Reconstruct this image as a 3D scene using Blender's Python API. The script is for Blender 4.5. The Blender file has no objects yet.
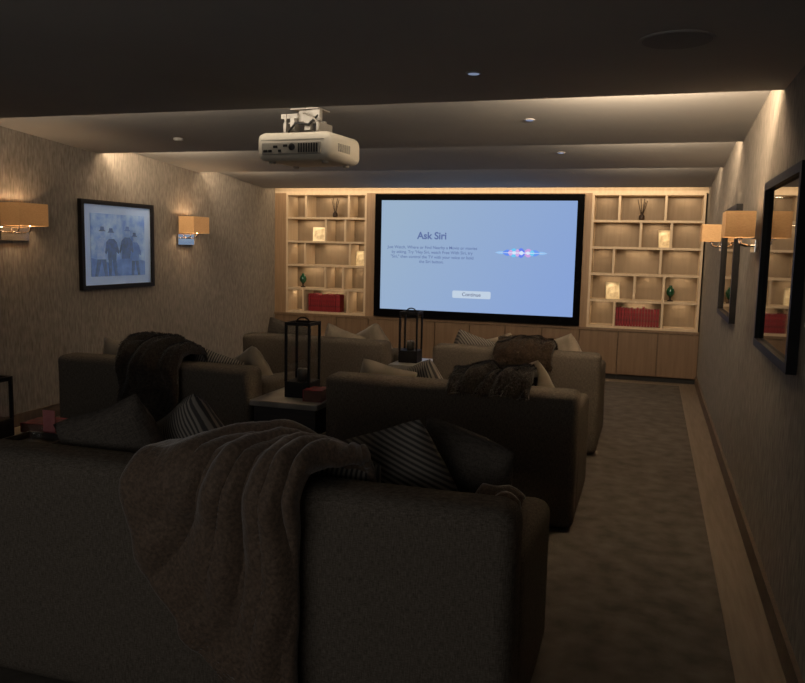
import bpy, bmesh, math, random
from mathutils import Vector, Matrix, noise
random.seed(4)
scene = bpy.context.scene
COL = scene.collection
scene.view_settings.view_transform = 'Standard'
scene.view_settings.look = 'None'
scene.view_settings.exposure = 0

def lin(c):
    c = c/255.0
    return c/12.92 if c <= 0.04045 else ((c+0.055)/1.055)**2.4
def rgb(r, g, b): return (lin(r), lin(g), lin(b), 1)

# ------------------------------------------------------------ materials
def newmat(name):
    m = bpy.data.materials.new(name); m.use_nodes = True
    nt = m.node_tree
    return m, nt, nt.nodes['Principled BSDF']

def mat(name, c1, c2=None, scale=8, stretch=(1, 1, 1), rough=0.7, metal=0.0, bump=0.0, detail=4,
        sheen=0.0, bscale=None, coat=0.0, lo=0.35, hi=0.65, emit=None, es=0.0, spec=0.5, bdist=0.01, coat_ior=1.5, coat_r=0.03):
    m, nt, b = newmat(name)
    b.inputs['Roughness'].default_value = rough
    b.inputs['Metallic'].default_value = metal
    b.inputs['Base Color'].default_value = c1
    b.inputs['Specular IOR Level'].default_value = spec
    if sheen:
        b.inputs['Sheen Weight'].default_value = sheen
        b.inputs['Sheen Roughness'].default_value = 0.4
    if coat:
        b.inputs['Coat Weight'].default_value = coat
        b.inputs['Coat IOR'].default_value = coat_ior
        b.inputs['Coat Roughness'].default_value = coat_r
    if emit:
        b.inputs['Emission Color'].default_value = emit
        b.inputs['Emission Strength'].default_value = es
    tc = nt.nodes.new('ShaderNodeTexCoord'); mp = nt.nodes.new('ShaderNodeMapping')
    mp.inputs['Scale'].default_value = stretch
    nt.links.new(tc.outputs['Object'], mp.inputs['Vector'])
    n = nt.nodes.new('ShaderNodeTexNoise')
    n.inputs['Scale'].default_value = scale; n.inputs['Detail'].default_value = detail
    nt.links.new(mp.outputs[0], n.inputs['Vector'])
    if c2:
        r = nt.nodes.new('ShaderNodeValToRGB')
        r.color_ramp.elements[0].position = lo; r.color_ramp.elements[1].position = hi
        r.color_ramp.elements[0].color = c1; r.color_ramp.elements[1].color = c2
        nt.links.new(n.outputs['Fac'], r.inputs['Fac'])
        nt.links.new(r.outputs['Color'], b.inputs['Base Color'])
    if bump:
        bp = nt.nodes.new('ShaderNodeBump'); bp.inputs['Strength'].default_value = bump
        bp.inputs['Distance'].default_value = bdist
        src = n
        if bscale:
            src = nt.nodes.new('ShaderNodeTexNoise'); src.inputs['Scale'].default_value = bscale
            src.inputs['Detail'].default_value = 3
            nt.links.new(mp.outputs[0], src.inputs['Vector'])
        nt.links.new(src.outputs['Fac'], bp.inputs['Height'])
        nt.links.new(bp.outputs[0], b.inputs['Normal'])
    return m

def weave(name, c1, c2, rough=0.95, bump=0.5, sts=((40, 40, 300), (260, 260, 34)), spec=0.1, dist=0.003):
    m, nt, b = newmat(name)
    b.inputs['Roughness'].default_value = rough; b.inputs['Specular IOR Level'].default_value = spec
    tc = nt.nodes.new('ShaderNodeTexCoord')
    outs = []
    for st in sts:
        mp = nt.nodes.new('ShaderNodeMapping'); mp.inputs['Scale'].default_value = st
        n = nt.nodes.new('ShaderNodeTexNoise'); n.inputs['Scale'].default_value = 1.0; n.inputs['Detail'].default_value = 2
        nt.links.new(tc.outputs['Object'], mp.inputs['Vector']); nt.links.new(mp.outputs[0], n.inputs['Vector'])
        outs.append(n.outputs['Fac'])
    ad = nt.nodes.new('ShaderNodeMath'); ad.operation = 'ADD'
    nt.links.new(outs[0], ad.inputs[0]); nt.links.new(outs[1], ad.inputs[1])
    hf = nt.nodes.new('ShaderNodeMath'); hf.operation = 'MULTIPLY'; hf.inputs[1].default_value = 0.5
    nt.links.new(ad.outputs[0], hf.inputs[0])
    r = nt.nodes.new('ShaderNodeValToRGB'); r.color_ramp.elements[0].position = 0.36; r.color_ramp.elements[1].position = 0.64
    r.color_ramp.elements[0].color = c1; r.color_ramp.elements[1].color = c2
    nt.links.new(hf.outputs[0], r.inputs['Fac']); nt.links.new(r.outputs['Color'], b.inputs['Base Color'])
    bp = nt.nodes.new('ShaderNodeBump'); bp.inputs['Strength'].default_value = bump; bp.inputs['Distance'].default_value = dist
    nt.links.new(hf.outputs[0], bp.inputs['Height']); nt.links.new(bp.outputs[0], b.inputs['Normal'])
    return m

def emis(name, col, s=1.0):
    m = bpy.data.materials.new(name); m.use_nodes = True
    nt = m.node_tree; nt.nodes.clear()
    o = nt.nodes.new('ShaderNodeOutputMaterial'); e = nt.nodes.new('ShaderNodeEmission')
    e.inputs['Color'].default_value = col; e.inputs['Strength'].default_value = s
    nt.links.new(e.outputs[0], o.inputs['Surface'])
    return m

def stripes(name, c1, c2, scale=14, axis='X', rough=0.85):
    m, nt, b = newmat(name)
    b.inputs['Roughness'].default_value = rough
    tc = nt.nodes.new('ShaderNodeTexCoord'); w = nt.nodes.new('ShaderNodeTexWave')
    w.wave_type = 'BANDS'; w.bands_direction = axis; w.inputs['Scale'].default_value = scale
    w.inputs['Distortion'].default_value = 0.3
    r = nt.nodes.new('ShaderNodeValToRGB'); r.color_ramp.elements[0].position = 0.35; r.color_ramp.elements[1].position = 0.65
    r.color_ramp.elements[0].color = c1; r.color_ramp.elements[1].color = c2
    nt.links.new(tc.outputs['Object'], w.inputs['Vector']); nt.links.new(w.outputs['Fac'], r.inputs['Fac'])
    nt.links.new(r.outputs['Color'], b.inputs['Base Color'])
    return m

M_wall = weave('textured_wallcovering', rgb(108, 101, 91), rgb(144, 136, 125), rough=0.85, bump=0.5, sts=((120, 120, 8), (46, 46, 14)), spec=0.2)
M_ceil = mat('ceiling_paint', rgb(164, 162, 159), rgb(169, 167, 163), scale=1.5, rough=0.95, spec=0.1)
M_floor = mat('pale_oak_floor', rgb(106, 92, 76), rgb(118, 104, 88), scale=6, stretch=(8, 0.6, 1), rough=0.6, spec=0.3)
M_carpet = mat('wool_carpet', rgb(82, 76, 69), rgb(104, 97, 88), scale=9, rough=1.0, bump=0.5, bscale=220, detail=12, spec=0.05, lo=0.3, hi=0.7)
M_oak = mat('oak_veneer', rgb(132, 106, 78), rgb(146, 119, 90), scale=5, stretch=(9, 9, 0.5), rough=0.5, bump=0.03)
M_door = mat('brown_oak_veneer', rgb(104, 82, 60), rgb(116, 93, 70), scale=5, stretch=(9, 9, 0.5), rough=0.5)
M_shelf = mat('pale_oak_shelf', rgb(186, 165, 136), rgb(196, 176, 148), scale=5, stretch=(6, 6, 0.5), rough=0.55)
M_back = mat('tan_back_board', rgb(126, 109, 86), rgb(134, 117, 94), scale=5, stretch=(5, 5, 0.5), rough=0.6)
M_oakdark = mat('dark_oak', rgb(80, 63, 47), rgb(94, 75, 57), scale=5, stretch=(9, 9, 0.5), rough=0.5)  # oak in a darker brown tone
M_sofa = weave('woven_linen', rgb(74, 67, 59), rgb(112, 103, 92), sts=((60, 60, 380), (330, 330, 46)))
M_seat = weave('seat_linen', rgb(76, 69, 62), rgb(108, 100, 90))
M_fur = mat('brown_faux_fur', rgb(82, 67, 54), rgb(108, 89, 73), scale=90, rough=0.7, bump=0.4, bscale=190, detail=3, sheen=0.5, spec=0.3, bdist=0.006)
M_fur_dk = mat('dark_faux_fur', rgb(42, 36, 31), rgb(66, 57, 49), scale=60, rough=0.8, bump=0.5, bscale=120, detail=5, sheen=0.25, spec=0.15)
M_knit = mat('chunky_knit', rgb(46, 37, 29), rgb(68, 55, 44), scale=60, rough=0.9, bump=0.9, detail=5, sheen=0.2, spec=0.1)
M_black = mat('black_metal', rgb(14, 12, 11), rgb(22, 19, 17), scale=12, rough=0.55, spec=0.25)
M_blackfab = mat('black_velvet', rgb(5, 5, 6), rgb(9, 9, 10), scale=30, rough=0.95, spec=0.05)
M_chrome = mat('polished_chrome', rgb(200, 199, 197), rgb(210, 209, 206), scale=4, rough=0.08, metal=1.0)
M_marble = mat('grey_stone', rgb(120, 115, 108), rgb(152, 146, 138), scale=6, rough=0.3, detail=8)
M_darkwood = mat('dark_wood', rgb(30, 23, 18), rgb(46, 36, 28), scale=7, stretch=(1, 1, 8), rough=0.5)
M_white = mat('white_plastic', rgb(212, 204, 186), rgb(218, 210, 192), scale=5, rough=0.5)
M_greyp = mat('grey_plastic', rgb(150, 144, 132), rgb(160, 154, 142), scale=5, rough=0.5)
M_brk = mat('painted_steel', rgb(150, 145, 135), rgb(166, 160, 150), scale=8, rough=0.4, metal=0.3)
M_grille = mat('speaker_grille_cloth', rgb(140, 139, 137), rgb(154, 153, 150), scale=200, rough=0.95, spec=0.05)
M_dark = mat('dark_plastic', rgb(20, 20, 20), rgb(28, 28, 28), scale=5, rough=0.4)
M_red = mat('red_cloth', rgb(96, 9, 18), rgb(146, 20, 34), scale=20, rough=0.6)
M_page = mat('page_edges', rgb(90, 60, 50), rgb(110, 76, 62), scale=60, stretch=(20, 1, 1), rough=0.8)
M_green = mat('green_glaze', rgb(18, 62, 44), rgb(40, 96, 66), scale=12, rough=0.15)
M_silver = mat('gilt_metal', rgb(226, 208, 170), rgb(236, 220, 184), scale=6, rough=0.3, metal=0.2)
M_paper = mat('photo_paper', rgb(240, 224, 186), rgb(184, 160, 122), scale=16, rough=0.4)
M_bronze = mat('dark_bronze', rgb(34, 24, 18), rgb(56, 40, 30), scale=14, rough=0.4, metal=0.4)
M_wax = mat('candle_wax', rgb(80, 75, 67), rgb(90, 85, 77), scale=6, rough=0.5)
GL = dict(coat=1.0, coat_ior=2.1, coat_r=0.12)
M_mat = mat('mount_board_screen_tint', rgb(176, 206, 255), rgb(184, 212, 255), scale=5, rough=0.6, **GL)  # white board with the screen's blue reflection put into its colour
M_print = mat('photograph_screen_tint', rgb(92, 138, 232), rgb(176, 212, 255), scale=9, rough=0.5, detail=6, **GL)  # print and figure tones pushed bluer to carry the screen's reflection
M_fig = mat('photograph_ink', rgb(6, 14, 50), rgb(36, 60, 128), scale=18, rough=0.5, **GL)
M_fig2 = mat('photograph_midtone', rgb(60, 98, 190), rgb(96, 138, 226), scale=12, rough=0.5, **GL)
M_fig3 = mat('photograph_light', rgb(170, 200, 250), rgb(120, 160, 236), scale=20, rough=0.5, **GL)
M_mirror = mat('silvered_glass', rgb(126, 120, 112), rgb(130, 124, 116), scale=3, rough=0.03, metal=1.0)
M_pl_dark = weave('charcoal_weave', rgb(66, 60, 54), rgb(94, 87, 79))
M_pl_beige = mat('beige_velvet', rgb(122, 111, 95), rgb(140, 128, 111), scale=9, rough=0.85, sheen=0.2)
M_pl_str = stripes('charcoal_ticking', rgb(58, 54, 51), rgb(128, 120, 109), scale=19)
M_pl_str2 = stripes('zigzag_ticking', rgb(62, 58, 54), rgb(124, 116, 106), scale=20, axis='DIAGONAL')
M_pink = mat('pink_card', rgb(150, 80, 82), rgb(176, 112, 108), scale=10, rough=0.6)
M_lens = mat('downlight_glass', rgb(120, 125, 140), rgb(140, 145, 160), scale=5, rough=0.2, emit=rgb(150, 160, 190), es=0.35)
M_shade = mat('linen_lamp_shade', rgb(178, 144, 102), rgb(190, 156, 114), scale=60, stretch=(1, 1, 4), rough=0.9, emit=rgb(255, 164, 82), es=0.10)
Mg = bpy.data.materials.new('lantern_glass'); Mg.use_nodes = True
nt = Mg.node_tree; nt.nodes.clear()
o = nt.nodes.new('ShaderNodeOutputMaterial'); mx = nt.nodes.new('ShaderNodeMixShader')
t = nt.nodes.new('ShaderNodeBsdfTransparent'); g = nt.nodes.new('ShaderNodeBsdfGlossy'); g.inputs['Roughness'].default_value = 0.05
mx.inputs[0].default_value = 0.05
nt.links.new(t.outputs[0], mx.inputs[1]); nt.links.new(g.outputs[0], mx.inputs[2]); nt.links.new(mx.outputs[0], o.inputs['Surface'])
Ms = bpy.data.materials.new('screen_image'); Ms.use_nodes = True
nt = Ms.node_tree; nt.nodes.clear()
o = nt.nodes.new('ShaderNodeOutputMaterial'); e = nt.nodes.new('ShaderNodeEmission')
tc = nt.nodes.new('ShaderNodeTexCoord'); sp = nt.nodes.new('ShaderNodeSeparateXYZ')
nt.links.new(tc.outputs['Generated'], sp.inputs[0])
ma = nt.nodes.new('ShaderNodeMath'); ma.operation = 'MULTIPLY_ADD'; ma.inputs[1].default_value = -0.25; ma.inputs[2].default_value = 0.25
nt.links.new(sp.outputs['Z'], ma.inputs[0])
mb = nt.nodes.new('ShaderNodeMath'); mb.operation = 'MULTIPLY_ADD'; mb.inputs[1].default_value = 0.75
nt.links.new(sp.outputs['X'], mb.inputs[0]); nt.links.new(ma.outputs[0], mb.inputs[2])
r = nt.nodes.new('ShaderNodeValToRGB')
r.color_ramp.elements[0].color = rgb(154, 177, 202); r.color_ramp.elements[1].color = rgb(136, 163, 214)
r.color_ramp.elements[0].position = 0.1; r.color_ramp.elements[1].position = 0.9
nt.links.new(mb.outputs[0], r.inputs['Fac']); nt.links.new(r.outputs['Color'], e.inputs['Color'])
nt.links.new(e.outputs[0], o.inputs['Surface'])

# ------------------------------------------------------------ helpers
def setup(o, parent=None, label=None, category=None, kind=None, group=None):
    if o.name not in COL.objects: COL.objects.link(o)
    if parent: o.parent = parent
    if label: o['label'] = label
    if category: o['category'] = category
    if kind: o['kind'] = kind
    if group: o['group'] = group
    return o

def empty(name, loc, label, category, group=None, rz=0):
    o = bpy.data.objects.new(name, None); o.empty_display_size = 0.1
    o.location = loc; o.rotation_euler = (0, 0, rz)
    return setup(o, None, label, category, None, group)

def obj_from_bm(name, bm, m, parent=None, loc=(0, 0, 0), smooth=False, **kw):
    me = bpy.data.meshes.new(name); bm.normal_update(); bm.to_mesh(me); bm.free()
    me.materials.append(m)
    if smooth:
        for p in me.polygons: p.use_smooth = True
    o = bpy.data.objects.new(name, me); o.location = loc
    return setup(o, parent, **kw)

def add_box(bm, x0, x1, y0, y1, z0, z1):
    vs = [bm.verts.new((x, y, z)) for x in (x0, x1) for y in (y0, y1) for z in (z0, z1)]
    f = [(0, 1, 3, 2), (4, 6, 7, 5), (0, 4, 5, 1), (2, 3, 7, 6), (0, 2, 6, 4), (1, 5, 7, 3)]
    fs = [bm.faces.new([vs[i] for i in q]) for q in f]
    return vs, fs

def box(name, x0, x1, y0, y1, z0, z1, m, parent=None, bevel=0.0, seg=2, local=None, **kw):
    cx, cy, cz = (x0+x1)/2, (y0+y1)/2, z0
    bm = bmesh.new(); add_box(bm, x0-cx, x1-cx, y0-cy, y1-cy, 0, z1-z0)
    if bevel: bmesh.ops.bevel(bm, geom=bm.edges[:], offset=bevel, segments=seg, profile=0.6, affect='EDGES')
    bmesh.ops.recalc_face_normals(bm, faces=bm.faces[:])
    return obj_from_bm(name, bm, m, parent, (cx, cy, cz), smooth=False, **kw)

def softbox(name, x0, x1, y0, y1, z0, z1, m, parent, bevel=0.05, puff=0.0, zfront=None, **kw):
    cx, cy = (x0+x1)/2, (y0+y1)/2
    bm = bmesh.new(); add_box(bm, x0-cx, x1-cx, y0-cy, y1-cy, 0, z1-z0)
    bmesh.ops.bevel(bm, geom=bm.edges[:], offset=bevel, segments=5, profile=0.5, affect='EDGES')
    big = [e for e in bm.edges if e.calc_length() > 0.15]
    bmesh.ops.subdivide_edges(bm, edges=big, cuts=7, use_grid_fill=True)
    hx, hy, hz = (x1-x0)/2, (y1-y0)/2, (z1-z0)
    for v in bm.verts:
        ux, uy, uz = v.co.x/hx, v.co.y/hy, v.co.z/hz*2-1
        if zfront is not None and uz > 0:
            v.co.z += (zfront-z1)*((uy+1)/2)**1.0*uz
        if puff:
            k = (1-ux*ux)*(1-uy*uy)
            if uz > 0: v.co.z += puff*max(k, 0)**0.5
        n = noise.noise(Vector((v.co.x*3+cx*7, v.co.y*3+cy*5, v.co.z*3)))
        v.co += v.co.normalized()*n*0.006 if v.co.length > 0 else Vector()
    bmesh.ops.recalc_face_normals(bm, faces=bm.faces[:])
    return obj_from_bm(name, bm, m, parent, (cx, cy, z0), smooth=True, **kw)

def lathe(name, prof, m, parent=None, loc=(0, 0, 0), seg=20, smooth=True, **kw):
    bm = bmesh.new(); rings = []
    for (rad, z) in prof:
        rings.append([bm.verts.new((max(rad, 0.0005)*math.cos(2*math.pi*i/seg), max(rad, 0.0005)*math.sin(2*math.pi*i/seg), z)) for i in range(seg)])
    for a, b in zip(rings, rings[1:]):
        for i in range(seg):
            bm.faces.new((a[i], a[(i+1) % seg], b[(i+1) % seg], b[i]))
    bm.faces.new(rings[0][::-1]); bm.faces.new(rings[-1])
    bmesh.ops.recalc_face_normals(bm, faces=bm.faces[:])
    return obj_from_bm(name, bm, m, parent, loc, smooth=smooth, **kw)

def tube_bm(bm, pts, rad, seg=8):
    rings = []
    for i, p in enumerate(pts):
        p = Vector(p)
        d = (Vector(pts[min(i+1, len(pts)-1)])-Vector(pts[max(i-1, 0)])).normalized()
        a = d.orthogonal().normalized()
        if rings:
            a = (prev - d*prev.dot(d)).normalized()
        prev = a
        b = d.cross(a)
        rr = rad[i] if isinstance(rad, (list, tuple)) else rad
        rings.append([bm.verts.new(p+a*rr*math.cos(2*math.pi*k/seg)+b*rr*math.sin(2*math.pi*k/seg)) for k in range(seg)])
    for r0, r1 in zip(rings, rings[1:]):
        for k in range(seg): bm.faces.new((r0[k], r0[(k+1) % seg], r1[(k+1) % seg], r1[k]))
    bm.faces.new(rings[0][::-1]); bm.faces.new(rings[-1])

def tube(name, pts, rad, m, parent=None, seg=8, loc=(0, 0, 0), **kw):
    bm = bmesh.new(); tube_bm(bm, pts, rad, seg)
    bmesh.ops.recalc_face_normals(bm, faces=bm.faces[:])
    return obj_from_bm(name, bm, m, parent, loc, smooth=True, **kw)

def light(name, kind, loc, energy, color, parent=None, **kw):
    l = bpy.data.lights.new(name, kind); l.energy = energy; l.color = color
    for k, v in kw.items():
        if k != 'rot': setattr(l, k, v)
    o = bpy.data.objects.new(name, l); o.location = loc
    if 'rot' in kw: o.rotation_euler = kw['rot']
    COL.objects.link(o)
    if parent: o.parent = parent
    return o

# ------------------------------------------------------------ room
XL, XR = -4.98, 0.57
YB, YF = -1.6, 10.22
S = dict(kind='structure')
box('floor', XL, XR, YB, YF, -0.1, 0.0, M_floor, **S)
box('wall_left', XL-0.12, XL, YB, YF, 0, 2.75, M_wall, **S)
box('wall_right', XR, XR+0.12, YB, YF, 0, 2.75, M_wall, **S)
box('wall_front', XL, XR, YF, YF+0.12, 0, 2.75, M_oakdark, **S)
box('wall_back', XL, XR, YB-0.12, YB, 0, 2.75, M_wall, **S)
prof = [(YB, 2.36), (4.36, 2.36), (4.36, 2.49), (6.25, 2.36), (6.25, 2.46), (7.95, 2.35), (7.95, 2.43), (9.55, 2.295), (9.55, 2.60), (YF, 2.60), (YF, 2.78), (YB, 2.78)]
bm = bmesh.new()
A = [bm.verts.new((XL, y, z)) for y, z in prof]; B = [bm.verts.new((XR, y, z)) for y, z in prof]
bm.faces.new(A); bm.faces.new(B[::-1])
for i in range(len(prof)):
    j = (i+1) % len(prof); bm.faces.new((A[i], B[i], B[j], A[j]))
bmesh.ops.recalc_face_normals(bm, faces=bm.faces[:])
obj_from_bm('ceiling', bm, M_ceil, **S)
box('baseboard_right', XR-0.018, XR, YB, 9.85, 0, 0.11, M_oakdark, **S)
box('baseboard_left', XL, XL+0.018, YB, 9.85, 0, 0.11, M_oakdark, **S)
box('carpet', XL+0.2, 0.37, YB+0.2, 9.62, 0.0, 0.014, M_carpet, label='mottled grey-brown wool carpet laid on oak floor', category='carpet')

# front joinery
YU = 9.87
box('trim_1', -3.64, -0.74, YU, YF, 0.63, 2.255, M_oak, **S)
box('trim_2', XL, XR, YU, YF, 2.255, 2.42, M_shelf, **S)
box('trim_3', XL, -4.81, YU, YF, 0.63, 2.255, M_oak, **S)

def cabinet(x0, x1):
    c = empty('base_cabinet', ((x0+x1)/2, YU+0.17, 0), 'low oak veneer cabinet with two flush doors', 'cabinet', 'low cabinets along the screen wall')
    w = (x1-x0)/2
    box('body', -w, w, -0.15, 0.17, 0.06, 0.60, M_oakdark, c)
    box('plinth', -w, w, -0.12, 0.17, 0.0, 0.06, M_dark, c)
    for s in (0, 1):
        a = -w+s*w
        box('door', a+0.005, a+w-0.005, -0.172, -0.15, 0.07, 0.595, M_door, c, bevel=0.002, seg=1)
n = 6
for i in range(n):
    w = (XR-XL)/n
    cabinet(XL+i*w, XL+(i+1)*w-0.001)
box('cabinet_countertop', XL, XR, YU-0.02, YF, 0.60, 0.63, M_door, label='long oak shelf top running over the low cabinets', category='countertop')

def bookcase(x0, x1, divs, label):
    c = empty('bookcase', ((x0+x1)/2, YU, 0.63), label, 'bookcase', 'built-in bookcases beside the screen')
    w = (x1-x0)/2; H = 2.255-0.63; T = 0.027; D = 0.33
    box('back_panel', -w, w, D-0.012, D, 0, H, M_back, c)
    box('side_panel', -w, -w+T, 0, D-0.012, 0, H, M_shelf, c)
    box('side_panel', w-T, w, 0, D-0.012, 0, H, M_shelf, c)
    for k in range(6):
        z = k*(H-T)/5
        box('shelf', -w+T, w-T, 0.0, D-0.012, z, z+T, M_shelf, c)
    rh = (H-T)/5
    for k, ds in enumerate(divs):
        for d in ds:
            x = -w+d*2*w
            z = k*rh+T
            box('divider', x-T/2, x+T/2, 0.005, D-0.012, z, z+rh-T, M_shelf, c)
        # short warm strips, one per bay, so the glow pools in each cubby
        xs = [0]+list(ds)+[1]
        for a, b_ in zip(xs, xs[1:]):
            cx = -w+(a+b_)*w; L = (b_-a)*2*w*0.5
            light('shelf_led', 'AREA', (cx, 0.25, k*rh+rh-0.006), 0.36*(b_-a)/0.33, (1.0, 0.75, 0.49), c, shape='RECTANGLE', size=L, size_y=0.015, rot=(math.radians(0), 0, 0))
    return c, rh
BL, rh = bookcase(-4.81, -3.64, [[0.22, 0.78], [0.5, 0.72], [0.24, 0.8], [0.5, 0.74], [0.25, 0.78]], 'built-in oak bookcase with staggered lit cubbies near picture wall')
BR, rh = bookcase(-0.74, 0.55, [[0.25, 0.68], [0.42, 0.68], [0.22, 0.64], [0.45, 0.72], [0.25, 0.66]], 'built-in oak bookcase with staggered lit cubbies near mirrors')
def shz(k): return 0.63+k*rh+0.027

light('cove_and_fill_strip', 'AREA', ((XL+XR)/2, 9.70, 2.50), 22, (1.0, 0.76, 0.50), shape='RECTANGLE', size=5.4, size_y=0.04, rot=(math.radians(45), 0, 0))
W = (1.0, 0.76, 0.52); W_fill = (1.0, 0.86, 0.70)
def cove_and_fill(x, y, z, size, e, col=W, tilt=120):
    light('cove_and_fill_strip', 'AREA', (x, y, z), e, col, shape='RECTANGLE', size=size, size_y=0.03, rot=(math.radians(tilt), 0, 0))
cove_and_fill(-0.1, 4.385, 2.395, 0.95, 58); cove_and_fill(-3.9, 4.385, 2.395, 2.0, 6)
cove_and_fill(-0.05, 6.275, 2.385, 0.95, 27); cove_and_fill(-4.4, 6.275, 2.385, 0.9, 24)
cove_and_fill(-0.05, 7.975, 2.375, 0.95, 13); cove_and_fill(-4.4, 7.975, 2.375, 0.9, 11)
cove_and_fill(-2.2, 4.38, 2.395, 5.0, 13, W_fill); cove_and_fill(-2.2, 6.27, 2.385, 5.0, 9, W_fill); cove_and_fill(-2.2, 7.97, 2.375, 5.0, 7, W_fill)  # full-width strips added as fill to brighten the middle of the ceiling

# ------------------------------------------------------------ projection screen
sx0, sx1, sz0, sz1 = -3.50, -0.826, 0.645, 2.24
scr = empty('projection_screen', ((sx0+sx1)/2, YU-0.03, sz0), 'large wall screen in black frame showing a voice assistant page', 'screen')
hw = (sx1-sx0)/2; SH = sz1-sz0; b = 0.08
bm = bmesh.new()
add_box(bm, -hw, hw, -0.03, 0.028, 0, b+0.02); add_box(bm, -hw, hw, -0.03, 0.028, SH-b, SH)
add_box(bm, -hw, -hw+b, -0.03, 0.028, b+0.02, SH-b); add_box(bm, hw-b, hw, -0.03, 0.028, b+0.02, SH-b)
obj_from_bm('frame', bm, M_blackfab, scr)
box('screen_surface', -hw+b, hw-b, 0.0, 0.02, b+0.02, SH-b, Ms, scr)
aw = 2*(hw-b); ah = SH-2*b-0.02
def spt(fx, fy): return (-hw+b+fx*aw, b+0.02+(1-fy)*ah)
E_txt = emis('screen_text_ink', rgb(96, 114, 162)); E_btn = emis('screen_button', rgb(192, 208, 226)); E_txt2 = emis('screen_button_ink', rgb(84, 92, 130))
def text(body, size, fx, fy, m, y=-0.004, name='screen_text', sx=1.0):
    cu = bpy.data.curves.new('t', 'FONT'); cu.body = body; cu.size = size
    cu.align_x = 'CENTER'; cu.align_y = 'CENTER'
    cu.offset = 0.0034 if size > 0.09 else 0.0004
    ob = bpy.data.objects.new('tmp', cu); COL.objects.link(ob)
    bpy.context.view_layer.update()
    me = bpy.data.meshes.new_from_object(ob.evaluated_get(bpy.context.evaluated_depsgraph_get()))
    bpy.data.objects.remove(ob)
    me.materials.clear(); me.materials.append(m)
    o = bpy.data.objects.new(name, me)
    x, z = spt(fx, fy)
    o.location = (x, y, z); o.rotation_euler = (math.radians(90), 0, 0); o.scale = (sx, 1, 1)
    return setup(o, scr)
text('Ask Siri', 0.126, 0.275, 0.32, E_txt)
for i, ln in enumerate(('Just Watch, Where or Find Nearby a Movie or movies', 'by asking. Try "Hey Siri, watch Free With Siri, try', '"Siri," then control the TV with your voice or hold', 'the Siri button.')):
    text(ln, 0.054, 0.275, 0.425+i*0.043, E_txt)
def rrect(w, h, rad, n=5):
    pts = []
    for cx, cz, a0 in ((w/2-rad, h/2-rad, 0), (-w/2+rad, h/2-rad, 90), (-w/2+rad, -h/2+rad, 180), (w/2-rad, -h/2+rad, 270)):
        for i in range(n+1):
            a = math.radians(a0+90*i/n); pts.append((cx+rad*math.cos(a), cz+rad*math.sin(a)))
    return pts
def flat(name, pts, m, parent, y, ox=0, oz=0):
    bm = bmesh.new(); bm.faces.new([bm.verts.new((x+ox, y, z+oz)) for x, z in pts])
    return obj_from_bm(name, bm, m, parent)
x, z = spt(0.49, 0.84)
flat('screen_button', rrect(0.50, 0.095, 0.02), E_btn, scr, -0.003, x, z)
text('Continue', 0.065, 0.49, 0.84, E_txt2, y=-0.006)
x, z = spt(0.735, 0.455)
def lobe(cx, w, h, c, y):
    N = 20
    top = [(cx-w+2*w*i/N, h*max(0.0, math.sin(math.pi*i/N))**0.9+0.001) for i in range(N+1)]
    pts = top+[(a, -b_) for a, b_ in top[::-1]]
    flat('waveform_lobe', pts, emis('wave_colour', rgb(*c)), scr, y, x, z)
wave = [(-0.25, .075, .018, (146, 190, 236)), (0.25, .075, .018, (146, 190, 236)), (-0.17, .065, .038, (104, 144, 238)), (0.17, .065, .038, (110, 154, 238)),
        (-0.09, .06, .054, (110, 198, 242)), (0.09, .06, .052, (204, 160, 222)), (0.0, .055, .060, (104, 130, 238)), (-0.13, .035, .034, (208, 172, 228)), (0.135, .035, .034, (116, 202, 242)), (-0.045, .035, .046, (208, 172, 228))]
for i, (cx, w, h, c) in enumerate(wave): lobe(cx, w, h, c, -0.003-0.0006*i)
for i, (cx, w, h) in enumerate(((-0.085, .03, .020), (0.005, .03, .026), (0.085, .03, .020))):
    lobe(cx, w, h, (210, 226, 250), -0.0095-0.0002*i)
flat('waveform_lobe', [(-0.34, 0), (0, -0.006), (0.34, 0), (0, 0.006)], emis('wave_core', rgb(220, 234, 252)), scr, -0.0115, x, z)

# ------------------------------------------------------------ sofas
def sofa(x0, x1, yb, label, D=0.92, HB=0.79, HA=0.64, HS=0.44, bev=0.042, Z0=0.03):
    c = empty('sofa', ((x0+x1)/2, yb+D/2, 0), label, 'sofa', 'rows of cinema sofas')
    w = (x1-x0)/2; h = D/2; t = 0.17
    box('base', -w+0.01, w-0.01, -h+0.015, h-0.02, 0.05, HS-0.15, M_sofa, c, bevel=0.015)
    softbox('backrest', -w, w, -h, -h+0.2, Z0, HB, M_sofa, c, bevel=bev)
    softbox('armrest', -w+0.003, -w+t, -h+0.19, h, Z0, HA+0.06, M_sofa, c, bevel=bev, zfront=HA)
    softbox('armrest', w-t, w-0.003, -h+0.19, h, Z0, HA+0.06, M_sofa, c, bevel=bev, zfront=HA)
    ns = 2
    sw = (2*w-2*t)/ns
    for i in range(ns):
        a = -w+t+i*sw
        softbox('seat_cushion', a+0.004, a+sw-0.004, -h+0.2, h-0.005, HS-0.155, HS, M_seat, c, bevel=0.04, puff=0.015)
    for sx in (-1, 1):
        for sy in (-1, 1):
            box('leg', sx*(w-0.09)-0.03, sx*(w-0.09)+0.03, sy*(h-0.09)-0.03, sy*(h-0.09)+0.03, 0.014, 0.055, M_darkwood, c)
    return c
Y1, Y2, Y3 = 2.08, 4.25, 5.95
H1 = 0.83
sofa(-2.30, -0.32, Y1, 'long taupe woven linen sofa with brown fur throw over back', HB=H1, HA=0.60, HS=0.48, bev=0.06, D=0.93, Z0=0.018)
sofa(-1.82, -0.34, Y2, 'taupe linen two-seat sofa with dark throw on its back')
sofa(-3.76, -2.32, Y2, 'taupe linen two-seat sofa with dark fur throw, beside side table')
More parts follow.
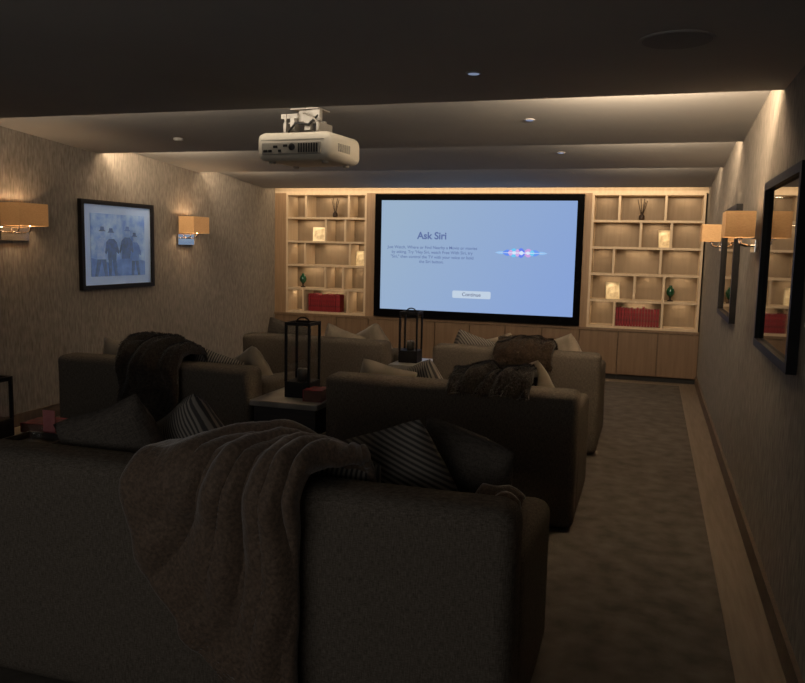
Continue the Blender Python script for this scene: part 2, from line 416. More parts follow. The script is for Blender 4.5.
sofa(-1.63, -0.33, Y3, 'taupe linen two-seat sofa with brown knitted throw near screen')
sofa(-3.32, -2.02, Y3, 'taupe linen two-seat sofa with beige cushions near screen')

# ------------------------------------------------------------ throw cushions
def pillow(x, yb, s, m, label, spin=0, yaw=0, lean=16, t=0.17, dy=0.0, zs=0.455, name='throw_cushion'):
    bm = bmesh.new(); N = 16; g = {}
    for sd in (1, -1):
        for i in range(N+1):
            for j in range(N+1):
                u = -1+2*i/N; v = -1+2*j/N
                edge = i in (0, N) or j in (0, N)
                if sd == -1 and edge: g[(sd, i, j)] = g[(1, i, j)]; continue
                k = max((1-u*u)*(1-v*v), 0)**0.40
                rc = 1-0.045*(u*u*v*v)**2
                sag = 0.03*s*noise.noise(Vector((u*0.9+x*3, v*0.9, yb)))
                X = s/2*u*(1-0.05*(1-v*v))*rc; Z = s/2*v*(1-0.05*(1-u*u))*rc + sag
                wr = 0.014*noise.noise(Vector((u*2.3+x*5, v*2.3, sd*3)))
                g[(sd, i, j)] = bm.verts.new((X, sd*(t/2*k*(1.12-0.18*v))+wr*k, Z))
    for sd in (1, -1):
        for i in range(N):
            for j in range(N):
                q = [g[(sd, i, j)], g[(sd, i+1, j)], g[(sd, i+1, j+1)], g[(sd, i, j+1)]]
                bm.faces.new(q if sd == -1 else q[::-1])
    bmesh.ops.recalc_face_normals(bm, faces=bm.faces[:])
    a = math.radians(abs(spin))
    he = s/2*(math.cos(a)+math.sin(a))
    L = math.radians(lean)
    o = obj_from_bm(name, bm, m, None, (x, yb+0.2+0.09+he*math.sin(L)*0.9+dy, zs+he*math.cos(L)), smooth=True, label=label, category='cushion')
    R = Matrix.Rotation(math.radians(yaw), 4, 'Z') @ Matrix.Rotation(L, 4, 'X') @ Matrix.Rotation(math.radians(spin), 4, 'Y')
    o.rotation_euler = R.to_euler()
    return o
ZP = dict(zs=0.50)
pillow(-1.87, Y1, 0.41, M_pl_dark, 'plain charcoal woven cushion leaning on sofa back', spin=-22, yaw=8, **ZP)
pillow(-1.66, Y1, 0.38, M_pl_str, 'charcoal and cream striped cushion on linen sofa', spin=-30, yaw=-15, dy=0.19, **ZP)
pillow(-1.00, Y1, 0.36, M_pl_str, 'striped cushion slumped beside the fur throw', spin=3, yaw=4, lean=16, dy=0.0, **ZP)
pillow(-0.81, Y1, 0.39, M_pl_str2, 'grey diagonal-striped cushion leaning in sofa corner', spin=-22, yaw=-10, dy=0.15, **ZP)
pillow(-0.61, Y1, 0.39, M_pl_dark, 'plain dark cushion tilted against sofa arm', spin=12, yaw=-22, dy=0.33, **ZP)
pillow(-3.46, Y2, 0.38, M_pl_beige, 'beige velvet cushion peeking above sofa back', spin=15, yaw=10)
pillow(-3.28, Y2, 0.36, M_pl_str2, 'grey striped cushion behind dark fur throw', spin=-20, yaw=-10, dy=0.19)
pillow(-2.76, Y2, 0.35, M_pl_str, 'striped cushion leaning near sofa arm', spin=20, yaw=12)
pillow(-2.58, Y2, 0.34, M_pl_beige, 'small beige cushion against sofa arm', spin=-24, yaw=-30, dy=0.20)
pillow(-1.56, Y2, 0.36, M_pl_beige, 'pale beige cushion in sofa corner by table', spin=14, yaw=14)
pillow(-1.36, Y2, 0.33, M_pl_str, 'striped cushion on two-seat linen sofa', spin=-24, yaw=-12, dy=0.18)
pillow(-0.66, Y2, 0.37, M_pl_beige, 'beige cushion tilted against sofa arm', spin=-22, yaw=-32, dy=0.12)
pillow(-3.06, Y3, 0.40, M_pl_dark, 'grey cushion peeking above sofa back', spin=16, yaw=8)
pillow(-2.54, Y3, 0.36, M_pl_beige, 'beige cushion leaning near sofa arm', spin=20, yaw=10)
pillow(-2.30, Y3, 0.36, M_pl_beige, 'beige cushion tilted beside the lantern table', spin=-24, yaw=-25, dy=0.18)
pillow(-1.38, Y3, 0.37, M_pl_str2, 'grey striped cushion in corner of sofa', spin=20, yaw=10)
pillow(-1.18, Y3, 0.35, M_pl_beige, 'beige cushion overlapping a striped cushion', spin=-18, yaw=-8, dy=0.19)
pillow(-0.64, Y3, 0.37, M_pl_beige, 'beige cushion against far arm of sofa', spin=-22, yaw=-28, dy=0.10)

# ------------------------------------------------------------ throws
def lerp(a, b, t): return a+(b-a)*t
def billow(p, seed, f=4.6):
    w = Vector((noise.noise(p*0.9+Vector((seed, 0, 0))), noise.noise(p*0.9+Vector((0, seed, 3))), 0))*0.6
    n = noise.noise(p+w+Vector((0, 0, seed)))
    return 0.5+0.5*math.sin(n*f+seed)
def pile(parent, G, m, count, length, width):
    bm = bmesh.new(); NV_ = len(G)-1; NU_ = len(G[0])-1
    for _ in range(count):
        fj = random.random()*NV_; fi = random.random()*NU_
        j = min(int(fj), NV_-1); i = min(int(fi), NU_-1); a = fi-i; c = fj-j
        p00, p10, p01, p11 = G[j][i], G[j][i+1], G[j+1][i], G[j+1][i+1]
        p = (p00*(1-a)+p10*a)*(1-c)+(p01*(1-a)+p11*a)*c
        dv = (p01-p00); du = (p10-p00)
        if dv.length < 1e-6 or du.length < 1e-6: continue
        nrm = du.cross(dv)
        if nrm.length < 1e-9: continue
        nrm.normalize(); dv.normalize(); du.normalize()
        if nrm.y > 0.25 and nrm.z < 0 or (nrm.z < -0.3): nrm = -nrm
        dirn = (dv*1.0+nrm*(0.45+0.35*random.random())+du*random.uniform(-0.4, 0.4)).normalized()
        L = length*random.uniform(0.7, 1.25)
        side = dirn.cross(nrm).normalized()*width*0.5
        mid = p+nrm*0.004+dirn*L*0.55; tip = p+nrm*0.003+dirn*L-nrm*L*0.18
        v = [bm.verts.new(p+nrm*0.003-side), bm.verts.new(p+nrm*0.003+side), bm.verts.new(mid+side*0.8), bm.verts.new(mid-side*0.8), bm.verts.new(tip)]
        bm.faces.new((v[0], v[1], v[2], v[3])); bm.faces.new((v[3], v[2], v[4]))
    return obj_from_bm('fur_pile', bm, m, parent, smooth=True, kind='stuff', label='soft fur pile strands')
def throw(label, yb, xl, xr, zb, m, NU=60, NV=90, inner=0.22, heap=lambda u: 0.04, fold=0.02, seed=0, HB=0.79, th=0.014, zbl=None, fs=5.0, ang=30, stretch=0.32, fan=None, fur=None):
    yo, yi = yb-0.03, yb+0.235
    zt = HB+0.02
    pts = [(yi+0.02, zt-inner), (yi+0.005, zt-0.05), (yi-0.03, zt), (yb+0.1, zt+0.012), (yo+0.035, zt), (yo-0.002, zt-0.05), (yo-0.012, zb)]
    P = [Vector((0, a, c)) for a, c in pts]
    L = [0]
    for a, c in zip(P, P[1:]): L.append(L[-1]+(c-a).length)
    def path(t):
        s = t*L[-1]
        for i in range(len(P)-1):
            if s <= L[i+1] or i == len(P)-2:
                f = (s-L[i])/(L[i+1]-L[i]); return P[i].lerp(P[i+1], f)
    ca, sa = math.cos(math.radians(ang)), math.sin(math.radians(ang))
    bm = bmesh.new(); G = []; GV = []
    for j in range(NV+1):
        t = j/NV; row = []
        p = path(t); d = (path(min(t+0.03, 1))-path(max(t-0.03, 0))).normalized()
        nrm = Vector((0, d.z, -d.y))*-1
        ctr = Vector((0, yb+0.1, min(p.z, HB-0.1)))
        if nrm.dot(p-ctr) < 0: nrm = -nrm
        s = t*L[-1]
        for i in range(NU+1):
            u = i/NU
            jit = 0.02*noise.noise(Vector((t*4, seed, 0)))
            x = xl(t)+(xr(t)-xl(t))*u+jit
            a = (x*ca+s*sa); c = (-x*sa+s*ca)
            r1 = billow(Vector((a*fs, c*fs*stretch, 0)), seed)
            r2 = billow(Vector((a*fs*1.9+3, c*fs*0.6, 5)), seed+3)
            if fan:
                # gathered folds radiating from a pinch point near the top
                fx, f0, kf = fan
                dx, ds = x-fx, s-f0
                rad = math.hypot(dx, ds)
                an = math.atan2(dx, ds)
                wv = 1.2*noise.noise(Vector((x*2.4, s*1.8, seed)))+0.5*noise.noise(Vector((x*5, s*3, seed+2)))
                q1 = math.sqrt(math.sin(an*kf*0.5+wv*2.2)**2+0.01); q2 = math.sqrt(math.sin(an*kf*1.15+wv*3.2+1.0)**2+0.02)
                pres = 0.45+0.55*max(0, min(1, 0.5+1.6*noise.noise(Vector((an*2.0, rad*2.4, seed+7)))))
                amp = min(1.0, rad/0.22)*pres
                r1 = 0.30*r1+0.95*(q1**0.85)*amp; r2 = 0.35*r2+0.9*q2*amp
            f3 = noise.noise(Vector((x*70, s*70, seed)))
            dsp = 0.014+fold*(1.0*r1+0.4*r2)+0.0018*f3
            topw = max(0, min(1, (p.z-(zt-0.16))/0.16))
            topw = topw*topw*(3-2*topw)
            dsp += heap(u)*topw*(0.6+0.45*r1+0.2*r2)
            e = min(u, 1-u)/0.07
            if e < 1: dsp *= 0.3+0.7*math.sqrt(max(0, 1-(1-e)**2))
            if t < 0.1: dsp *= 0.4+6*t
            q = p+nrm*max(dsp, 0.008)
            if t > 0.6 and zb < HB-0.1:
                k = ((t-0.6)/0.4)**2
                q.z += k*(0.03*math.sin(u*4+seed)+(0.0 if zbl is None else (zbl-zb)*(1-u)))
            row.append(Vector((x, q.y, q.z)))
        G.append(row); GV.append([bm.verts.new(v) for v in row])
    for j in range(NV):
        for i in range(NU):
            bm.faces.new((GV[j][i], GV[j][i+1], GV[j+1][i+1], GV[j+1][i]))
    bmesh.ops.recalc_face_normals(bm, faces=bm.faces[:])
    o = obj_from_bm('throw_blanket', bm, m, None, (0, 0, 0), smooth=True, label=label, category='blanket')
    md = o.modifiers.new('thick', 'SOLIDIFY'); md.thickness = th; md.offset = 0
    if fur: pile(o, G, m, *fur)
    return o
def pw(t, pts):
    for (a, x), (b_, y) in zip(pts, pts[1:]):
        if t <= b_:
            f = (t-a)/(b_-a); f = f*f*(3-2*f); return lerp(x, y, f)
    return pts[-1][1]
def big_l(t): return pw(t, [(0, -1.38), (0.22, -1.40), (0.42, -1.53), (0.58, -1.50), (0.8, -1.34), (1.0, -1.20)])
def big_r(t): return pw(t, [(0, -0.84), (0.2, -0.84), (0.40, -0.94), (0.6, -0.955), (1.0, -0.95)])
throw('long brown faux-fur throw draped over sofa back to floor', Y1, big_l, big_r, 0.08, M_fur, NU=200, NV=290, HB=H1,
      heap=lambda u: 0.004+0.05*math.sin(min(1, u*1.2)*math.pi*0.75), fold=0.040, seed=1.3, zbl=0.22, fs=4.2, ang=-30, th=0.022, stretch=0.36,
      fan=(-0.92, 0.18, 15), fur=(80000, 0.015, 0.0020))
throw('dark faux-fur throw hanging over back of linen sofa', Y2, lambda t: -3.26+0.05*math.sin(t*3), lambda t: -2.76-0.04*t, 0.42, M_fur_dk, heap=lambda u: 0.045, fold=0.045, seed=2.7, NU=80, NV=120, fs=7,
      fan=(-2.85, 0.1, 13), fur=(20000, 0.028, 0.0042))
throw('dark shaggy throw heaped over top of sofa back', Y2, lambda t: -1.05, lambda t: -0.60, 0.74, M_fur_dk, heap=lambda u: 0.022+0.018*math.sin(u*3.1), fold=0.03, seed=5.1, NU=60, NV=60, fs=9, fur=(12000, 0.028, 0.0042))
throw('brown chunky-knit throw draped over sofa back', Y3, lambda t: -1.12, lambda t: -0.68, 0.68, M_knit, heap=lambda u: 0.006+0.02*math.sin(u*3.1), fold=0.02, seed=7.7, NU=60, NV=60, fs=9, fur=(8000, 0.026, 0.005))
def arm_throw():
    bm = bmesh.new(); G = []; GV = []
    x0, x1 = -0.32-0.17-0.025, -0.32-0.05
    pts = [(x0+0.0, 0.51), (x0, 0.66), (x0+0.04, 0.72), (x1-0.04, 0.72), (x1, 0.69)]
    N = 40
    for j in range(N+1):
        s = j/N*(len(pts)-1); k = min(int(s), len(pts)-2); f = s-k
        px = lerp(pts[k][0], pts[k+1][0], f); pz = lerp(pts[k][1], pts[k+1][1], f)
        row = []
        for i in range(31):
            u = i/30
            n1 = 0.5+0.5*noise.noise(Vector((px*14, u*6, pz*10)))
            c = Vector((px+0.38, 0, pz-0.52)).normalized()
            dd = 0.01+0.07*n1*(0.6+0.4*math.sin(u*16))
            row.append(Vector((px+c.x*dd, 2.30+0.26*u+0.02*math.sin(s*2), pz+c.z*dd)))
        G.append(row); GV.append([bm.verts.new(v) for v in row])
    for j in range(N):
        for i in range(30): bm.faces.new((GV[j][i], GV[j][i+1], GV[j+1][i+1], GV[j+1][i]))
    bmesh.ops.recalc_face_normals(bm, faces=bm.faces[:])
    o = obj_from_bm('throw_blanket', bm, M_fur, smooth=True, label='brown fleecy throw folded over sofa arm', category='blanket')
    md = o.modifiers.new('thick', 'SOLIDIFY'); md.thickness = 0.012; md.offset = 0
arm_throw()

# ------------------------------------------------------------ tables, lanterns
def side_table(x0, x1, y0, y1, label, H=0.61):
    c = empty('side_table', ((x0+x1)/2, (y0+y1)/2, 0.014), label, 'table', 'side tables between sofas')
    w, d = (x1-x0)/2, (y1-y0)/2; H -= 0.014
    box('tabletop', -w, w, -d, d, H-0.035, H, M_marble, c, bevel=0.005)
    box('apron', -w+0.02, w-0.02, -d+0.02, d-0.02, H-0.2, H-0.036, M_darkwood, c, bevel=0.003)
    for sx in (-1, 1):
        for sy in (-1, 1):
            box('leg', sx*(w-0.04)-0.02, sx*(w-0.04)+0.02, sy*(d-0.04)-0.02, sy*(d-0.04)+0.02, 0, H-0.2, M_darkwood, c)
    box('lower_shelf', -w+0.03, w-0.03, -d+0.03, d-0.03, 0.10, 0.125, M_darkwood, c)
side_table(-2.30, -1.85, 4.22, 4.78, 'side table with grey stone top between two sofas')
side_table(-2.00, -1.65, 5.98, 6.45, 'small side table with stone top holding a lantern')
side_table(-3.02, -2.46, 2.75, 3.30, 'side table with stone top beside long sofa')

def lantern(x, y, z, label, w=0.19, H=0.47):
    c = empty('lantern', (x, y, z), label, 'lantern', 'black framed candle lanterns')
    h = w/2; b = 0.014
    box('base', -h, h, -h, h, 0, 0.10, M_black, c, bevel=0.004)
    bm = bmesh.new()
    for sx in (-1, 1):
        for sy in (-1, 1):
            add_box(bm, sx*(h-b/2)-b/2, sx*(h-b/2)+b/2, sy*(h-b/2)-b/2, sy*(h-b/2)+b/2, 0.10, H-0.02)
    for s in (-1, 1):
        add_box(bm, -h, h, s*(h-b/2)-b/2, s*(h-b/2)+b/2, H-0.02, H)
        add_box(bm, s*(h-b/2)-b/2, s*(h-b/2)+b/2, -h+b, h-b, H-0.02, H)
    obj_from_bm('frame', bm, M_black, c)
    bm = bmesh.new()
    for s in (-1, 1):
        add_box(bm, -h+b, h-b, s*(h-b/2)-0.001, s*(h-b/2)+0.001, 0.10, H-0.02)
        add_box(bm, s*(h-b/2)-0.001, s*(h-b/2)+0.001, -h+b, h-b, 0.10, H-0.02)
    obj_from_bm('glass', bm, Mg, c)
    lathe('candle', [(0.032, 0.10), (0.033, 0.17), (0.028, 0.175), (0.01, 0.172)], M_wax, c)
    tube('wick', [(0, 0, 0.17), (0.002, 0, 0.185)], 0.0015, M_black, c, seg=5)
    pts = [(h*math.cos(a)*0.5, 0, H-0.004+0.03*math.sin(a)) for a in [math.pi*k/12 for k in range(13)]]
    tube('handle', pts, 0.005, M_black, c)
lantern(-2.06, 4.47, 0.61, 'tall black metal lantern with glass panes on stone table', w=0.17)
lantern(-1.88, 6.20, 0.61, 'black metal lantern standing between far sofas', w=0.16, H=0.42)
lantern(-2.93, 2.86, 0.61, 'black metal lantern on table beside long sofa', w=0.16, H=0.30)

def book(name, w, t, h, m, loc, rz, label, cat='book', group=None, upright=False, rot=None):
    c = empty(name, loc, label, cat, group, rz)
    if upright:
        box('pages', -w/2+0.002, w/2-0.002, 0.003, t-0.003, 0.003, h-0.004, M_page, c)
        bm = bmesh.new()
        add_box(bm, -w/2, w/2, 0, 0.003, 0, h); add_box(bm, -w/2, -w/2+0.002, 0.003, t, 0, h); add_box(bm, w/2-0.002, w/2, 0.003, t, 0, h)
        obj_from_bm('cover', bm, m, c)
    else:
        box('pages', -w/2+0.004, w/2-0.003, -h/2+0.003, h/2-0.003, 0.002, t-0.002, M_page, c)
        bm = bmesh.new()
        add_box(bm, -w/2, w/2, -h/2, h/2, 0, 0.002); add_box(bm, -w/2, w/2, -h/2, h/2, t-0.002, t); add_box(bm, -w/2, -w/2+0.003, -h/2, h/2, 0.002, t-0.002)
        obj_from_bm('cover', bm, m, c)
    return c
book('magazine', 0.15, 0.02, 0.2, M_red, (-1.94, 4.64, 0.61), 0.2, 'red covered booklet lying beside lantern', 'magazine')
book('book', 0.12, 0.07, 0.14, M_red, (-1.93, 4.38, 0.61), 0.1, 'thick dark red book lying on stone tabletop by lantern', 'book')
c = empty('menu_card', (-2.72, 3.02, 0.61), 'pink and white printed card standing on table', 'card')
box('stand', -0.04, 0.04, -0.02, 0.02, 0, 0.012, M_black, c)
box('card', -0.035, 0.035, -0.002, 0.002, 0.012, 0.13, M_pink, c)
c = empty('tray', (-2.66, 2.88, 0.61), 'dark lacquered serving tray on side table', 'tray')
box('tray_floor', -0.13, 0.13, -0.09, 0.09, 0, 0.008, M_darkwood, c)
bm = bmesh.new()
add_box(bm, -0.13, 0.13, -0.09, -0.08, 0.008, 0.035); add_box(bm, -0.13, 0.13, 0.08, 0.09, 0.008, 0.035)
add_box(bm, -0.13, -0.12, -0.08, 0.08, 0.008, 0.035); add_box(bm, 0.12, 0.13, -0.08, 0.08, 0.008, 0.035)
obj_from_bm('rim', bm, M_darkwood, c)
c = empty('drinking_glass', (-2.66, 2.87, 0.618), 'clear tumbler standing on dark tray', 'glass')
lathe('glass', [(0.030, 0), (0.034, 0.09), (0.032, 0.09), (0.028, 0.008)], Mg, c)
book('book', 0.20, 0.045, 0.16, M_red, (-2.83, 3.14, 0.61), 0.1, 'thick red book lying on stone tabletop', 'book')

# ------------------------------------------------------------ shelf decor
def red_books(x0, z, n, grp):
    for i in range(n):
        h = 0.215+0.03*random.random()
        x = x0+i*0.034
        book('book', 0.029, 0.16, h, M_red, (x, YU+0.06+0.02*random.random(), z), 0, 'red cloth-bound hardback standing upright in a row', 'book', grp, upright=True)
red_books(-0.385, shz(0), 15, 'red books on lit lower shelf beside mirrors')
red_books(-4.49, shz(0), 14, 'red books on lit lower shelf beside picture wall')

def photo_frame(x, z, w, h, m, label, rz=0):
    c = empty('photo_frame', (x, YU+0.14, z), label, 'photo frame', None, rz)
    bm = bmesh.new(); b = 0.018
    add_box(bm, -w/2, w/2, -0.008, 0.008, 0, b); add_box(bm, -w/2, w/2, -0.008, 0.008, h-b, h)
    add_box(bm, -w/2, -w/2+b, -0.008, 0.008, b, h-b); add_box(bm, w/2-b, w/2, -0.008, 0.008, b, h-b)
    f = obj_from_bm('frame', bm, M_silver, c); f.rotation_euler = (-0.18, 0, 0)
    bm = bmesh.new(); add_box(bm, -w/2+b, w/2-b, -0.003, 0.006, b, h-b)
    p = obj_from_bm('photograph', bm, m, c); p.rotation_euler = (-0.18, 0, 0)
    bm = bmesh.new(); add_box(bm, -0.02, 0.02, 0.0, 0.006, 0, h*0.72)
    s = obj_from_bm('easel_back', bm, M_dark, c, loc=(0, 0.085, 0.0)); s.rotation_euler = (0.28, 0, 0)
    light('frame_fill_spot', 'SPOT', (0, -0.11, 0.275), 1.5, (1.0, 0.82, 0.56), c, spot_size=math.radians(70), spot_blend=0.6, shadow_soft_size=0.01, rot=(math.radians(30), 0, 0))  # unseen spot added only to brighten the framed photograph
photo_frame(0.13, shz(3), 0.16, 0.21, M_paper, 'gilt framed photograph standing in shelf cubby', rz=0.3)
photo_frame(-0.45, shz(1), 0.17, 0.21, M_paper, 'gilt framed portrait leaning in lit cubby', rz=0.35)
photo_frame(-4.38, shz(3), 0.17, 0.19, M_paper, 'bright framed photograph in upper cubby', rz=0.3)
photo_frame(-3.77, shz(2), 0.15, 0.20, M_paper, 'small framed photograph at edge of bookcase', rz=-0.2)
def vase(x, z, label):
    c = empty('vase', (x, YU+0.15, z), label, 'vase')
    lathe('stand', [(0.035, 0), (0.035, 0.012), (0.014, 0.018), (0.012, 0.045), (0.02, 0.05)], M_bronze, c)
    lathe('vessel', [(0.015, 0.05), (0.045, 0.085), (0.05, 0.12), (0.036, 0.155), (0.016, 0.175), (0.022, 0.19)], M_green, c)
vase(0.22, shz(1), 'green glazed vase on small bronze stand')
vase(-4.62, shz(1), 'round green glazed vase on bronze stand')
def reeds(x, z, label):
    c = empty('ornament', (x, YU+0.15, z), label, 'ornament')
    lathe('pot', [(0.022, 0), (0.036, 0.02), (0.034, 0.055), (0.018, 0.075), (0.02, 0.085)], M_bronze, c)
    for dx, dy, h in ((-0.055, 0.01, 0.25), (-0.02, -0.02, 0.265), (0.022, 0.02, 0.26), (0.058, -0.01, 0.24), (0.035, -0.03, 0.22)):
        tube('reed', [(dx*0.1, dy*0.1, 0.06), (dx*0.5, dy*0.5, h*0.55), (dx, dy, h)], [0.004, 0.0045, 0.005], M_bronze, c, seg=6)
reeds(-0.16, shz(4), 'dark pot of thin reed sticks on top shelf')
reeds(-4.15, shz(4), 'small dark pot with slender sticks on top shelf')

# ------------------------------------------------------------ wall pictures
def ell(cx, cz, rx, rz_, n=14): return [(cx+rx*math.cos(2*math.pi*k/n), cz+rz_*math.sin(2*math.pi*k/n)) for k in range(n)]
def wall_picture(side, y0, y1, z0, z1, label, kind):
    x = XL+0.02 if side < 0 else XR-0.02
    rz = math.radians(90) if side < 0 else math.radians(-90)
    nm = 'wall_picture' if kind == 'photo' else 'wall_mirror'
    c = empty(nm, (x, (y0+y1)/2, z0), label, 'picture' if kind == 'photo' else 'mirror', None, rz)
    w = (y1-y0)/2; h = z1-z0; b = 0.04
    bm = bmesh.new()
    add_box(bm, -w, w, -0.022, 0.018, 0, b); add_box(bm, -w, w, -0.022, 0.018, h-b, h)
    add_box(bm, -w, -w+b, -0.022, 0.018, b, h-b); add_box(bm, w-b, w, -0.022, 0.018, b, h-b)
    obj_from_bm('frame', bm, M_black, c)
    if kind == 'photo':
        box('mount', -w+b, w-b, 0.0, 0.012, b, h-b, M_mat, c)
        mg = 0.10
        box('print', -w+b+mg, w-b-mg, -0.004, 0.0, b+mg*0.8, h-b-mg*0.8, M_print, c)
        pw_ = w-b-mg; pz = b+mg*0.8; ph = h-2*b-1.6*mg
        def person(cx, s, m, m2, y, lean=0.0, st=0.10):
            legs = [(-st-.06, 0), (-st+.03, 0), (0, .34), (st-.02, 0), (st+.07, 0), (.11, .46), (-.11, .46)]
            coat = [(-.13, .34), (.13, .34), (.15, .50), (.21, .46), (.24, .50), (.17, .70), (.09, .77), (-.07, .77), (-.16, .70), (-.22, .48), (-.18, .45), (-.14, .52)]
            flat('figure_silhouette', [(a*s+lean*bb*s, bb*s) for a, bb in legs], m2, c, y, cx, pz)
            flat('figure_silhouette', [(a*s+lean*bb*s, bb*s) for a, bb in coat], m, c, y-0.0002, cx, pz)
            flat('figure_silhouette', ell(lean*s*.86, .85*s, .06*s, .08*s), M_fig3, c, y-0.0004, cx, pz)
            flat('figure_silhouette', [(a+lean*s*.9, b_) for a, b_ in [(-.11*s, .90*s), (.11*s, .90*s), (.06*s, .93*s), (.05*s, .99*s), (-.05*s, .99*s), (-.06*s, .93*s)]], m2, c, y-0.0006, cx, pz)
        flat('figure_silhouette', [(-pw_, 0), (pw_, 0), (pw_, ph*.24), (pw_*.3, ph*.3), (-pw_*.4, ph*.22), (-pw_, ph*.3)], M_fig2, c, -0.0045, 0, pz)
        person(-pw_*0.66, ph*0.80, M_fig3, M_fig, -0.0052, 0.05, 0.13); person(-pw_*0.24, ph*0.78, M_fig, M_fig, -0.0062, -0.06, 0.08)
        person(pw_*0.20, ph*0.82, M_fig, M_fig2, -0.0072, 0.10, 0.15); person(pw_*0.62, ph*0.72, M_fig2, M_fig, -0.0058, -0.04, 0.10)
    else:
        box('mirror_glass', -w+b, w-b, 0.0, 0.012, b, h-b, M_mirror, c)
wall_picture(-1, 5.96, 7.05, 1.10, 1.93, 'black framed photograph of walking people with white mount, blue screen reflection painted in', 'photo')
wall_picture(1, 3.42, 4.50, 1.08, 1.92, 'black framed wall mirror reflecting the lit bookcase', 'glass')
wall_picture(1, 5.92, 7.0, 1.07, 1.90, 'black framed wall mirror between two wall sconces', 'glass')

# ------------------------------------------------------------ sconces
def sconce(side, y, label, z=1.65, e=2.2, k=1.0, pl=(0.13, 0.09), twist=0.0):
    x = XL if side < 0 else XR
    rz = math.radians(90) if side < 0 else math.radians(-90)
    c = empty('wall_sconce', (x, y, z), label, 'wall lamp', 'shaded wall sconces', rz)
    bp_ = box('backplate', -pl[0]*k, pl[0]*k, -0.03, -0.012, -pl[1]*k, 0.0, M_chrome, c, bevel=0.003)
    bp_.rotation_euler = (0, 0, twist)
    box('wall_mount', -0.04, 0.04, -0.022, 0.0, -pl[1]*k*0.8, -0.01, M_chrome, c)
    for s in (-1, 1):
        tube('arm', [(s*0.06*k, -0.02, -0.045*k), (s*0.06*k, -0.08*k, -0.045*k), (s*0.06*k, -0.12*k, -0.03*k), (s*0.06*k, -0.13*k, 0.03)], 0.006, M_chrome, c)
        lathe('bulb_holder', [(0.018, 0.0), (0.018, 0.01), (0.012, 0.012), (0.012, 0.05)], M_chrome, c, (s*0.06*k, -0.13*k, 0.0))
    bm = bmesh.new(); W2, D0, D1, H = 0.155*k, -0.035, -0.035-0.19*k, 0.19*k; t = 0.003
    add_box(bm, -W2, W2, D1, D1+t, 0.01, H); add_box(bm, -W2, W2, D0-t, D0, 0.01, H)
    add_box(bm, -W2, -W2+t, D1+t, D0-t, 0.01, H); add_box(bm, W2-t, W2, D1+t, D0-t, 0.01, H)
    obj_from_bm('lamp_shade', bm, M_shade, c)
    light('sconce_bulb', 'POINT', (0, -0.13*k, 0.10*k), e, (1.0, 0.71, 0.43), c, shadow_soft_size=0.03)
sconce(-1, 5.19, 'chrome wall sconce with wide amber linen shade', e=5, pl=(0.15, 0.11))
sconce(-1, 7.66, 'chrome wall sconce with amber linen shade beside framed photograph', e=5, pl=(0.14, 0.12), twist=math.radians(-5))
sconce(1, 4.95, 'chrome wall sconce with linen shade beside wall mirror', e=1.6, k=0.82, z=1.64)
sconce(1, 7.3, 'chrome wall sconce with linen shade nearer the bookcase', e=1.8, k=0.80, z=1.65)

# ------------------------------------------------------------ projector
pj = empty('projector', (-2.17, 4.80, 2.08), 'white ceiling-mounted video projector on bracket', 'projector', rz=-0.08)
softbox('body', -0.265, 0.265, -0.23, 0.23, 0.0, 0.178, M_white, pj, bevel=0.05)
box('rear_panel', -0.215, 0.205, -0.242, -0.225, 0.035, 0.11, M_greyp, pj, bevel=0.008)
bm = bmesh.new()
for i in range(8): add_box(bm, 0.05+i*0.018, 0.06+i*0.018, -0.246, -0.24, 0.045, 0.10)
obj_from_bm('vent', bm, M_dark, pj)
for i, (w, z) in enumerate(((0.03, 0.05), (0.025, 0.05), (0.03, 0.075), (0.02, 0.05), (0.03, 0.08))):
    box('port', -0.20+i*0.036, -0.20+i*0.036+w, -0.246, -0.24, z, z+0.015, M_dark, pj)
o = lathe('sensor_window', [(0.022, 0), (0.022, 0.008), (0.018, 0.01)], M_dark, pj, (0.005, -0.24, 0.08)); o.rotation_euler = (math.radians(90), 0, 0)
box('top_seam', -0.225, 0.225, -0.232, -0.228, 0.124, 0.127, M_greyp, pj)
o = lathe('lens', [(0.055, 0), (0.06, 0.02), (0.05, 0.03), (0.045, 0.02)], M_dark, pj, (0, 0.225, 0.09)); o.rotation_euler = (math.radians(-90), 0, 0)
bm = bmesh.new()
for i in range(6): add_box(bm, 0.263, 0.269, -0.12+i*0.03, -0.105+i*0.03, 0.06, 0.11)
obj_from_bm('side_vent', bm, M_greyp, pj)
for sx in (-1, 1):
    for sy in (-1, 1):
        lathe('foot', [(0.02, -0.014), (0.022, 0.004)], M_greyp, pj, (sx*0.19, sy*0.15, 0))
bm = bmesh.new()
add_box(bm, -0.11, 0.11, -0.09, 0.09, 0.18, 0.190)
add_box(bm, -0.14, -0.12, -0.10, 0.08, 0.18, 0.25); add_box(bm, 0.10, 0.12, -0.10, 0.08, 0.18, 0.25)
add_box(bm, -0.14, 0.12, -0.04, 0.0, 0.25, 0.262)
add_box(bm, -0.05, 0.05, -0.06, 0.04, 0.262, 0.33); add_box(bm, -0.17, -0.05, -0.08, -0.04, 0.28, 0.31)
add_box(bm, 0.05, 0.11, -0.08, -0.04, 0.262, 0.33); add_box(bm, -0.12, -0.11, -0.12, -0.11, 0.18, 0.30)
add_box(bm, -0.09, -0.06, -0.10, -0.06, 0.20, 0.28); add_box(bm, 0.02, 0.06, -0.11, -0.07, 0.20, 0.26)
obj_from_bm('bracket', bm, M_brk, pj)
lathe('pole', [(0.03, 0.24), (0.03, 0.365)], M_brk, pj, seg=16)
box('ceiling_plate', -0.10, 0.10, -0.08, 0.08, 0.335, 0.343, M_brk, pj)
tube('cable', [(-0.1, -0.1, 0.19), (-0.03, -0.14, 0.24), (0.06, -0.13, 0.23), (0.10, -0.07, 0.3), (0.02, -0.02, 0.34)], 0.008, M_dark, pj)
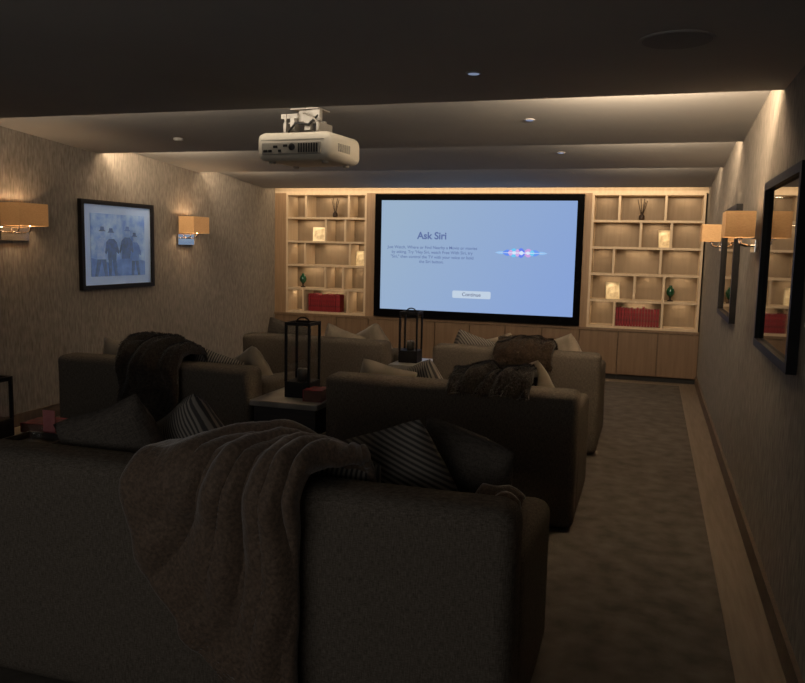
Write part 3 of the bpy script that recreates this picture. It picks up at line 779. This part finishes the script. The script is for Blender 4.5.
tube('cable', [(0.12, -0.12, 0.18), (0.14, -0.14, 0.23), (0.08, -0.12, 0.28), (0.0, -0.09, 0.31)], 0.006, M_greyp, pj)

# ------------------------------------------------------------ ceiling fittings
def zc(y):
    if y < 4.36: return 2.36, 0
    if y < 6.25: return 2.49-0.13*(y-4.36)/1.89, -math.atan(0.13/1.89)
    return 2.46-0.11*(y-6.25)/1.70, -math.atan(0.11/1.7)
for x, y in ((-0.84, 3.68), (-0.84, 5.4), (-0.82, 7.1)):
    z, a = zc(y)
    c = empty('downlight', (x, y, z), 'small recessed ceiling downlight with pale lens', 'downlight', 'recessed downlights'); c.rotation_euler = (a, 0, 0)
    lathe('rim', [(0.038, -0.004), (0.038, 0.003), (0.03, 0.003), (0.03, -0.004)], M_ceil, c, smooth=False)
    lathe('lens', [(0.027, -0.005), (0.027, 0.0)], M_lens, c, smooth=False)
c = empty('ceiling_speaker', (0.04, 3.28, 2.36), 'round recessed ceiling speaker with dark grille', 'speaker')
lathe('rim', [(0.14, -0.003), (0.14, 0.0), (0.13, 0.0), (0.13, -0.003)], M_ceil, c, seg=40, smooth=False)
lathe('grille', [(0.129, -0.0045), (0.129, 0.0)], M_grille, c, seg=40, smooth=False)
z, a = zc(5.7)
c = empty('smoke_detector', (-3.75, 5.7, z), 'small round white smoke detector on ceiling', 'smoke detector')
lathe('housing', [(0.04, 0), (0.04, -0.01), (0.03, -0.02), (0.01, -0.022)], M_ceil, c)

# ------------------------------------------------------------ ambient: unseen fill light added at the rear of the room
light('rear_fill_light', 'AREA', (-2.0, -1.5, 1.6), 24, (1.0, 0.98, 0.96), shape='RECTANGLE', size=4.0, size_y=1.2, rot=(math.radians(108), 0, 0))
w = bpy.data.worlds.new('World'); scene.world = w; w.use_nodes = True
w.node_tree.nodes['Background'].inputs[0].default_value = (0.02, 0.02, 0.022, 1)

# ------------------------------------------------------------ camera
cam = bpy.data.cameras.new('Camera'); co = bpy.data.objects.new('Camera', cam); COL.objects.link(co)
cam.sensor_width = 36; cam.lens = 786/805*36; cam.clip_start = 0.05
bz = Vector((0.298, -0.947, 0.1184)).normalized()
bx = Vector((0.953, 0.303, 0.0212)); bx = (bx-bz*bx.dot(bz)).normalized()
by = bz.cross(bx)
M = Matrix((bx, by, bz)).transposed().to_4x4(); M.translation = Vector((0, 0, 1.55))
co.matrix_world = M
scene.camera = co
